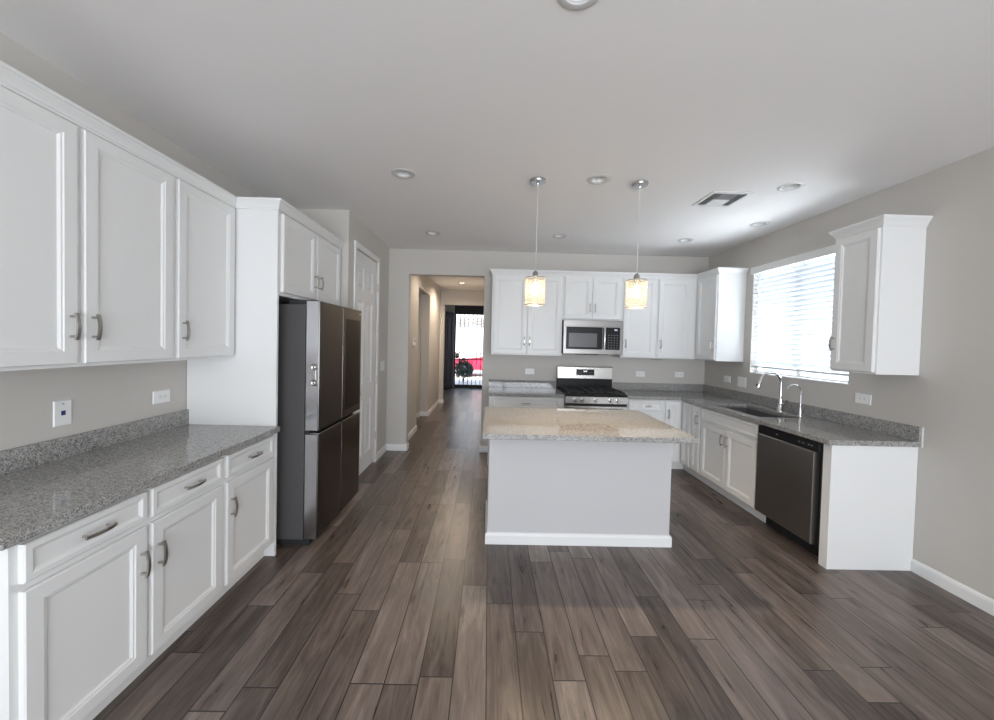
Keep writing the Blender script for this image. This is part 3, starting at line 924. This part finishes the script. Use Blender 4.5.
ms.inputs[0].default_value = 0.06; nt.links.new(tb.outputs[0], ms.inputs[1]); nt.links.new(gl.outputs[0], ms.inputs[2])
nt.links.new(ms.outputs[0], nt.nodes['Material Output'].inputs[0])
mk('pane', bm, M_pane, wn)
struct('trim_1', B((XR - 0.004, XR + 0.068, WY0 + 0.001, WY1 - 0.001, WZ0 + 0.0005, WZ0 + 0.012)), M_trim, 'white sill under the sink window', 'sill')
b = thing('window_blind', (XR + 0.03, 3.68, WZ0 + 0.05), 'white horizontal slat blind lowered over the sink window', 'blind')
XB = XR + 0.032
bm = bmesh.new()
box(bm, XR - 0.028, XR - 0.016, WY0 - 0.012, WY1 + 0.02, 2.375, 2.452)
box(bm, XR - 0.016, XR - 0.002, WY0 - 0.012, WY0 - 0.002, 2.375, 2.452); box(bm, XR - 0.016, XR - 0.002, WY1 + 0.01, WY1 + 0.02, 2.375, 2.452)
mk('valance', bm, M_trim, b, bevel=0.004)
mk('head_rail', B((XR + 0.006, XR + 0.056, WY0 + 0.006, WY1 - 0.006, 2.39, WZ1 - 0.002)), M_trim, b)
bm = bmesh.new()
PITCHZ, NS, TILT = 0.0485, 21, math.radians(54)
z_first = 1.372
for i in range(NS + 1):
    zc = z_first + i * PITCHZ
    if zc > 2.385: break
    Fsl = frame((XB, 0, zc), (math.cos(TILT), 0, -math.sin(TILT)), (0, 1, 0), (math.sin(TILT), 0, math.cos(TILT)))
    box(bm, -0.025, 0.025, WY0 + 0.008, WY1 - 0.008, -0.0014, 0.0014, F=Fsl)
mk('slats', bm, M_slat, b)
mk('bottom_rail', B((XB - 0.025, XB + 0.025, WY0 + 0.008, WY1 - 0.008, 1.318, 1.338)), M_trim, b, bevel=0.003)
for yy in (WY0 + 0.16, 3.68, WY1 - 0.16):
    bm = bmesh.new()
    tube(bm, [(XB - 0.028, yy, 1.33), (XB - 0.028, yy, 2.395)], 0.0012, 6)
    tube(bm, [(XB + 0.028, yy, 1.33), (XB + 0.028, yy, 2.395)], 0.0012, 6)
    mk('ladder_cord', bm, M_plastic, b)
bm = bmesh.new()
tube(bm, [(XB - 0.03, WY1 - 0.07, 2.39), (XB - 0.032, WY1 - 0.07, 1.86)], 0.004, 8)
mk('tilt_wand', bm, M_plastic, b, smooth=True)

# ------------------------------------------------------------------ ceiling fittings
def recessed(loc, label, lens):
    x, y = loc
    t = thing('recessed_light', (x, y, ZC), label, 'ceiling light', 'recessed ceiling lights')
    Fc = frame((x, y, ZC), (1, 0, 0), (0, -1, 0), (0, 0, -1))
    bm = bmesh.new()
    lathe(bm, Fc, [(0.052, -0.004), (0.053, 0.0), (0.0875, 0.0), (0.088, 0.002), (0.080, 0.006), (0.060, 0.005), (0.052, -0.004)], 40, False, False)
    mk('trim_ring', bm, M_ring, t, smooth=True)
    bm = bmesh.new()
    lathe(bm, Fc, [(0.052, -0.003), (0.049, -0.03), (0.044, -0.06), (0.040, -0.06), (0.040, -0.066), (0.053, -0.066), (0.0535, -0.003), (0.052, -0.003)], 40, False, False)
    mk('baffle', bm, M_trim, t, smooth=True)
    bm = bmesh.new()
    lathe(bm, Fc, [(0.040, -0.066), (0.040, -0.052), (0.030, -0.046), (0.012, -0.043)], 32)
    mk('lens', bm, lens, t, smooth=True)
    return t
LL = ['recessed ceiling light above the fridge side of the room', 'recessed ceiling light cut by the top edge of the photo',
      'recessed ceiling light between the two pendant canopies', 'recessed ceiling light in front of the hall opening',
      'recessed ceiling light in front of the short cabinets over the microwave', 'recessed ceiling light near the back corner cabinets',
      'recessed ceiling light closest to the sink window', 'recessed ceiling light just right of the ceiling vent']
first = recessed(LIGHTS[0], LL[0], M_lens)
for (x, y), lb in list(zip(LIGHTS, LL))[1:]:
    copy_tree(first, (x, y, ZC), lb)
hl = recessed(LIGHTS[8], 'glowing recessed light in the hall ceiling', M_hall_lens)
lamp('hall_lamp', 'SPOT', (LIGHTS[8][0], LIGHTS[8][1], ZC - 0.03), 75.0, (1.0, 0.82, 0.64), (0, 0, -1), spot_size=math.radians(165), spot_blend=0.6, shadow_soft_size=0.05)

copy_tree(hl, (LIGHTS[9][0], LIGHTS[9][1], ZC), 'glowing recessed light just inside the hall, behind the opening header')
lamp('hall_lamp', 'SPOT', (LIGHTS[9][0], LIGHTS[9][1], ZC - 0.03), 28.0, (1.0, 0.83, 0.66), (0, 0, -1), spot_size=math.radians(165), spot_blend=0.6, shadow_soft_size=0.05)
v = thing('ceiling_vent', (1.928, 3.158, ZC), 'white four way air vent in the ceiling near the sink window', 'vent')
Fv = frame((1.928, 3.158, ZC), (1, 0, 0), (0, -1, 0), (0, 0, -1))
bm = bmesh.new()
cells(bm, [-0.165, -0.135, 0.135, 0.165], [-0.16, -0.125, 0.125, 0.16], 0.0, 0.007, lambda a, b: abs(a) > 0.135 or abs(b) > 0.125, F=Fv)
mk('frame', bm, M_vent, v)
mk('backing', B((-0.135, 0.135, -0.125, 0.125, 0.0, 0.0012), F=Fv), M_ventd, v)
bm = bmesh.new()
def louvre(bm, a0, a1, b0, b1, along, n, sgn):
    for k in range(n):
        t0 = (k + 0.15) / n; t1 = (k + 0.8) / n
        if along == 'a':
            y0, y1 = b0 + (b1 - b0) * t0, b0 + (b1 - b0) * t1
            c0, c1 = (0.002, 0.011) if sgn > 0 else (0.011, 0.002)
            q = [(a0, y0, c0), (a1, y0, c0), (a1, y1, c1), (a0, y1, c1)]
        else:
            x0, x1 = a0 + (a1 - a0) * t0, a0 + (a1 - a0) * t1
            c0, c1 = (0.002, 0.011) if sgn > 0 else (0.011, 0.002)
            q = [(x0, b0, c0), (x1, b0, c1), (x1, b1, c1), (x0, b1, c0)]
        lo = [bm.verts.new(at(Fv, *p)) for p in q]
        hi = [bm.verts.new(at(Fv, p[0], p[1], p[2] + 0.0012)) for p in q]
        bm.faces.new(lo); bm.faces.new(hi)
        for i in range(4):
            j = (i + 1) % 4
            bm.faces.new((lo[i], lo[j], hi[j], hi[i]))
louvre(bm, -0.135, -0.075, -0.125, 0.125, 'b', 4, -1)
louvre(bm, 0.075, 0.135, -0.125, 0.125, 'b', 4, -1)
louvre(bm, -0.070, 0.070, -0.125, -0.003, 'a', 6, -1)
louvre(bm, -0.070, 0.070, 0.003, 0.125, 'a', 6, 1)
mk('louvers', bm, M_vent, v)

# ------------------------------------------------------------------ pendants
def pendant(loc, label):
    x, y = loc
    t = thing('pendant_light', (x, y, ZC), label, 'pendant light', 'crystal pendants over the island')
    Fd = frame((x, y, ZC), (1, 0, 0), (0, -1, 0), (0, 0, -1))
    bm = bmesh.new()
    lathe(bm, Fd, [(0.060, 0), (0.060, 0.018), (0.055, 0.024), (0.012, 0.026), (0.008, 0.040), (0.003, 0.042)], 32)
    mk('canopy', bm, M_canopy, t, smooth=True)
    bm = bmesh.new(); tube(bm, [(x, y, ZC - 0.03), (x, y, 2.075)], 0.0028, 8)
    mk('cord', bm, M_cord, t, smooth=True)
    bm = bmesh.new()
    lathe(bm, Fd, [(0.006, ZC - 2.090), (0.016, ZC - 2.078), (0.022, ZC - 2.07), (0.022, ZC - 2.035), (0.026, ZC - 2.030), (0.020, ZC - 2.005)], 20)
    mk('socket', bm, M_nickel, t, smooth=True)
    R, zt, zb = 0.074, 2.034, 1.826
    for z in (zt, zb):
        bm = bmesh.new()
        lathe(bm, Fd, [(R - 0.003, ZC - z - 0.003), (R + 0.003, ZC - z - 0.003), (R + 0.003, ZC - z + 0.003), (R - 0.003, ZC - z + 0.003), (R - 0.003, ZC - z - 0.003)], 40, False, False)
        if z == zt:
            for k in range(3):
                a = 2 * PI * k / 3
                tube(bm, [(x + 0.012 * math.cos(a), y + 0.012 * math.sin(a), zt), (x + R * math.cos(a), y + R * math.sin(a), zt)], 0.0022, 6)
        mk('shade_ring', bm, M_nickel, t)
    bm = bmesh.new()
    nk, nr = 26, 12
    for k in range(nk):
        for j in range(nr):
            a = 2 * PI * (k + 0.5 * (j % 2)) / nk
            zz = zb + 0.011 + (zt - zb - 0.022) * j / (nr - 1)
            rr, hh = 0.0078, 0.0098
            ca, sa = math.cos(a), math.sin(a)
            c0 = Vector((x + R * ca, y + R * sa, zz))
            tn = Vector((-sa, ca, 0)); rd = Vector((ca, sa, 0))
            vs = [bm.verts.new(c0 + o) for o in (tn * rr, rd * 0.005, -tn * rr, -rd * 0.005)]
            tp = bm.verts.new(c0 + Vector((0, 0, hh))); bt = bm.verts.new(c0 - Vector((0, 0, hh)))
            for i in range(4):
                bm.faces.new((vs[i], vs[(i + 1) % 4], tp)); bm.faces.new((vs[(i + 1) % 4], vs[i], bt))
    mk('crystal_shade', bm, M_bead, t)
    bm = bmesh.new()
    lathe(bm, Fd, [(0.010, ZC - 2.01), (0.013, ZC - 1.99), (0.026, ZC - 1.955), (0.030, ZC - 1.935), (0.025, ZC - 1.912), (0.012, ZC - 1.902)], 20)
    mk('bulb', bm, M_bulb, t, smooth=True)
    return t
PLOC = [(0.347, 2.896), (1.131, 2.895)]
p1 = pendant(PLOC[0], 'lit crystal pendant hanging over the left half of the island')
copy_tree(p1, (PLOC[1][0], PLOC[1][1], ZC), 'lit crystal pendant hanging over the right half of the island, nearer the sink')
for x, y in PLOC:
    lamp('pendant_bulb_light', 'SPOT', (x, y, 1.880), 34.0, (1.0, 0.79, 0.56), (0, 0, -1), shadow_soft_size=0.02, spot_size=math.radians(128), spot_blend=0.7)

# ------------------------------------------------------------------ outlets and switches
def plate(name, F, ca, cb, w, h, label, cat, kind, group=None):
    o3 = at(F, ca, cb, 0)
    t = thing(name, o3, label, cat, group)
    bm = bmesh.new()
    rings(bm, F, ca - w / 2, ca + w / 2, cb - h / 2, cb + h / 2, [(0, 0), (0, 0.003), (0.003, 0.006)])
    pl = mk('plate', bm, M_plastic, t)
    if kind == 'outlet':      # horizontal duplex face
        bm = B((ca - 0.034, ca + 0.034, cb - 0.0165, cb + 0.0165, 0.006, 0.008), F=F)
        rc = mk('receptacle', bm, M_plastic, t, bevel=0.001)
        bm = bmesh.new()
        for s in (-1, 1):
            for q in (-1, 1):
                box(bm, ca + s * 0.018 - 0.005, ca + s * 0.018 + 0.003, cb + q * 0.006 - 0.001, cb + q * 0.006 + 0.001, 0.008, 0.0084, F=F)
            box(bm, ca + s * 0.018 + 0.007, ca + s * 0.018 + 0.011, cb - 0.002, cb + 0.002, 0.008, 0.0084, F=F)
        mk('slots', bm, M_slot, rc)
    elif kind == 'jack':
        mk('jack', B((ca - 0.009, ca + 0.009, cb - 0.011, cb + 0.011, 0.006, 0.0075), F=F), M_jack, t)
        mk('screw', B((ca - 0.003, ca + 0.003, cb + 0.042, cb + 0.048, 0.006, 0.007), F=F), M_key, t)
    elif kind == 'switch':
        n = 2 if w > 0.1 else 1
        for k in range(n):
            c0 = ca + (k - (n - 1) / 2) * 0.046
            mk('rocker', B((c0 - 0.0165, c0 + 0.0165, cb - 0.034, cb + 0.034, 0.006, 0.009), F=F), M_plastic, t, bevel=0.0015)
    return t
Wl, Wb, Wr, Wp = face_x(XL, 1), face_y(YB), face_x(XR, -1), face_x(XW, 1)
plate('data_outlet', Wl, 1.851, 1.135, 0.078, 0.124, 'white wall plate with a dark blue jack above the left backsplash', 'outlet', 'jack')
plate('power_outlet', Wl, 2.407, 1.133, 0.124, 0.080, 'white horizontal power outlet near the tall fridge panel', 'outlet', 'outlet')
plate('power_outlet', Wb, 0.575, 1.136, 0.124, 0.076, 'white horizontal power outlet on the back wall left of the range', 'outlet', 'outlet')
plate('power_outlet', Wb, 2.115, 1.138, 0.124, 0.076, 'white horizontal power outlet on the back wall right of the range', 'outlet', 'outlet')
plate('power_outlet', Wb, 2.655, 1.142, 0.124, 0.076, 'white horizontal power outlet beside the back right corner', 'outlet', 'outlet')
plate('power_outlet', Wr, 4.668, 1.140, 0.130, 0.078, 'white power outlet on the right wall behind the corner counter', 'outlet', 'outlet')
plate('light_switch', Wr, 4.398, 1.131, 0.150, 0.118, 'square white switch plate left of the gooseneck faucet', 'switch', 'switch')
plate('power_outlet', Wr, 2.958, 1.150, 0.128, 0.080, 'white horizontal power outlet right of the small faucet', 'outlet', 'outlet')
plate('light_switch', Wp, 4.925, 1.185, 0.165, 0.125, 'white switch plate on the grey wall beside the pantry door', 'switch', 'switch')
tt = thing('thermostat', (XH, 5.98, 1.50), 'small white thermostat on the hall wall', 'thermostat')
Fh = face_x(XH, 1)
mk('case', B((5.90, 6.07, 1.445, 1.560, 0, 0.022), F=Fh), M_plastic, tt, bevel=0.005)
mk('screen', B((5.94, 6.03, 1.50, 1.545, 0.022, 0.0225), F=Fh), M_key, tt)
tt = thing('under_cabinet_clip', (2.22, 4.9, 1.355), 'small nickel clip under the cabinet right of the range', 'clip')
bm = bmesh.new()
tube(bm, [(2.155, 4.905, 1.372), (2.155, 4.905, 1.350), (2.275, 4.905, 1.350), (2.275, 4.905, 1.372)], 0.005, 8)
mk('bar', bm, M_nickel, tt)

# ------------------------------------------------------------------ entry: open door, iron screen door
e = thing('entry_door', (-1.17, YF - 0.02, 0.01), 'dark wooden front door standing open against the entry wall', 'door')
hinge = Vector((FX0 - 0.03, YF - 0.045, 0)); ang = math.radians(110)
du = Vector((math.cos(PI + PI / 2 - math.radians(22)), math.sin(PI + PI / 2 - math.radians(22)), 0))
Fe = frame(hinge, du, (0, 0, 1), (-du.y, du.x, 0))
bm = bmesh.new()
panel_leaf(bm, Fe, 0, 1.04, 0.012, 2.44, 0.042, [(0.15, 0.47, 0.25, 1.0), (0.57, 0.89, 0.25, 1.0), (0.15, 0.47, 1.2, 2.25), (0.57, 0.89, 1.2, 2.25)])
bm.faces.new([bm.verts.new(at(Fe, a, b, 0)) for a, b in ((0, 0.012), (1.04, 0.012), (1.04, 2.44), (0, 2.44))])
mk('door_leaf', bm, M_wood, e)
bm = bmesh.new()
lathe(bm, frame(at(Fe, 0.97, 1.0, 0.042), du, (0, 0, 1), (-du.y, du.x, 0)), [(0.03, 0), (0.012, 0.008), (0.012, 0.03), (0.028, 0.045), (0.02, 0.06)], 16)
mk('knob', bm, M_nickel, e, smooth=True)

sd = thing('screen_door', ((FX0 + FX1) / 2, YF + 0.08, 0), 'black iron security screen door at the end of the hall', 'door')
Fs = face_y(YF + 0.09)
bm = bmesh.new()
x0, x1 = FX0 + 0.005, FX1 - 0.005
cells(bm, [x0, x0 + 0.055, x1 - 0.055, x1], [0.03, 0.11, 2.40, 2.715], 0, 0.035, lambda a, b: not (x0 + 0.055 < a < x1 - 0.055 and 0.11 < b < 2.40), F=Fs)
mk('frame', bm, M_irond, sd)
bm = B((x0 + 0.055, x1 - 0.055, 1.135, 1.165, 0.004, 0.03), (x0 + 0.055, x1 - 0.055, 0.925, 0.955, 0.004, 0.03), F=Fs)
mk('cross_rails', bm, M_irond, sd)
for k in range(1, 7):
    xx = x0 + 0.055 + (x1 - x0 - 0.11) * k / 7
    mk('bar', B((xx - 0.010, xx + 0.010, 0.11, 2.40, 0.008, 0.026), F=Fs), M_irond, sd)
bm = bmesh.new()
for cx, cz, w_, sg in ((-0.86, 2.40, 0.24, -1), (-0.34, 2.40, 0.24, -1)):
    for q in range(4):
        tube(bm, [at(Fs, cx + w_ * math.sin(t) * (1 - 0.12 * q), cz - 0.02 - 0.10 * q - 0.10 * math.cos(t) ** 2, 0.017) for t in [(-1 + 2 * k / 12) * 1.1 for k in range(13)]], 0.007, 6)
for cx in (-0.95, -0.6, -0.25):
    for sg in (-1, 1):
        tube(bm, [at(Fs, cx + sg * (0.03 + 0.075 * math.cos(t) * (1 - k / 26)), 0.62 + 0.16 * math.sin(t) * (1 - k / 40), 0.017) for k, t in enumerate([2 * PI * 1.1 * k / 20 for k in range(21)])], 0.006, 6)
mk('scrollwork', bm, M_irond, sd)
lk = mk('lock_box', B((x0 + 0.06, x0 + 0.17, 0.97, 1.13, -0.004, 0.04), F=Fs), M_irond, sd, bevel=0.004)
bm = bmesh.new()
lathe(bm, frame(at(Fs, x0 + 0.11, 1.07, 0.04), (1, 0, 0), (0, 0, 1), (0, -1, 0)), [(0.03, 0), (0.03, 0.01), (0.02, 0.015)], 16)
mk('cylinder', bm, M_nickel, lk, smooth=True)
struct('trim_2', B((FX0, FX1, YF + 0.02, YF + 0.15, 0.0, 0.028)), M_irond, 'dark threshold of the front door', 'threshold')

# ------------------------------------------------------------------ outside the front door
struct('exterior_ground', B((-14, 14, YF + 0.15, 40, -0.16, -0.02)), M_conc, 'pale concrete yard beyond the front door', 'ground')
nh = thing('neighbor_house', (-1, 25, 0), 'pale sunlit house front across the street', 'house')
mk('wall', B((-9, 8, 24.5, 30, -0.02, 4.2)), M_stucco, nh)
mk('fascia', B((-9, 8, 24.25, 24.5, 2.75, 3.05)), M_fascia, nh)
mk('garage_door', B((-2.2, 0.1, 24.42, 24.5, 0.0, 2.3)), M_garage, nh)
bm = bmesh.new()
for zz in (0.575, 1.15, 1.725):
    box(bm, -2.2, 0.1, 24.405, 24.42, zz - 0.01, zz + 0.01)
mk('garage_seams', bm, M_fascia, nh)

car = thing('car', (0.3, 17.2, -0.02), 'red car parked outside beyond the front door', 'car')
bm = bmesh.new()
side = [(-2.05, 0.30), (-2.10, 0.50), (-2.02, 0.72), (-1.70, 0.76), (-0.75, 0.86), (-0.05, 1.38), (1.10, 1.46), (1.75, 1.05), (2.15, 0.98), (2.22, 0.55), (2.15, 0.30)]
loops = []
for c, ins in ((16.45, 0.10), (16.38, 0.0), (18.02, 0.0), (17.95, 0.10)):
    loops.append([bm.verts.new((0.45 + px * (1 - ins * 0.1), c + (0.22 if pz > 1.2 else 0) * (1 if c < 17.2 else -1), pz - 0.02)) for px, pz in side])
for p, q in zip(loops, loops[1:]):
    for i in range(len(side)):
        j = (i + 1) % len(side)
        bm.faces.new((p[i], p[j], q[j], q[i]))
bm.faces.new(loops[0]); bm.faces.new(loops[-1])
mk('body', bm, M_red, car, bevel=0.03)
bm = bmesh.new()
wl = [(-0.55, 1.02), (0.0, 1.36), (1.02, 1.39), (1.45, 1.04)]
q0 = [bm.verts.new((0.45 + px, 16.36 + max(0, (pz - 0.98)) * 0.55, pz - 0.02)) for px, pz in wl]
q1 = [bm.verts.new((0.45 + px, 16.44 + max(0, (pz - 0.98)) * 0.55, pz - 0.02)) for px, pz in wl]
bm.faces.new(q0); bm.faces.new(q1)
for i in range(4):
    j = (i + 1) % 4
    bm.faces.new((q0[i], q0[j], q1[j], q1[i]))
mk('side_window', bm, M_carglass, car)
for wx in (-0.95, 1.85):
    for wy in (16.36, 17.84):
        bm = bmesh.new()
        lathe(bm, frame((wx, wy, 0.29), (1, 0, 0), (0, 0, 1), (0, 1, 0)), [(0.20, 0.0), (0.30, -0.005), (0.315, 0.03), (0.315, 0.17), (0.29, 0.2)], 28)
        wh = mk('wheel', bm, M_tyre, car, smooth=True)
        bm = bmesh.new()
        lathe(bm, frame((wx, wy, 0.29), (1, 0, 0), (0, 0, 1), (0, -1, 0)), [(0.205, 0.0), (0.20, 0.012), (0.06, 0.016), (0.04, 0.02)], 20)
        mk('hub_cap', bm, M_steel, wh, smooth=True)
random.seed(3)
bm = bmesh.new()
for k in range(650):
    a, bb, rr = random.uniform(0, 2 * PI), random.uniform(-0.8, 1.0), random.uniform(0.5, 1.0)
    cc = Vector((-0.92 + 0.37 * rr * math.cos(a) * math.sqrt(1 - bb * bb), 14.0 + 0.33 * rr * math.sin(a) * math.sqrt(1 - bb * bb), 0.48 + 0.42 * rr * bb))
    n = Vector((random.gauss(0, 1), random.gauss(0, 1), random.gauss(0, 1))).normalized()
    t1 = n.orthogonal().normalized() * 0.06; t2 = n.cross(t1).normalized() * 0.028
    bm.faces.new([bm.verts.new(cc + o) for o in (t1, t2, -t1, -t2)])
sh = thing('shrub', (-0.92, 14.0, -0.02), 'dark round shrub just outside the front door', 'shrub')
mk('foliage', bm, M_leaf, sh)
bm = bmesh.new()
for k in range(5):
    tube(bm, [(-0.92, 14.0, -0.02), (-0.92 + 0.05 * math.cos(k * 1.3), 14.0 + 0.05 * math.sin(k * 1.3), 0.2), (-0.92 + 0.2 * math.cos(k * 1.3), 14.0 + 0.2 * math.sin(k * 1.3), 0.6)], [0.015, 0.012, 0.006], 6)
mk('stem', bm, M_wood, sh)
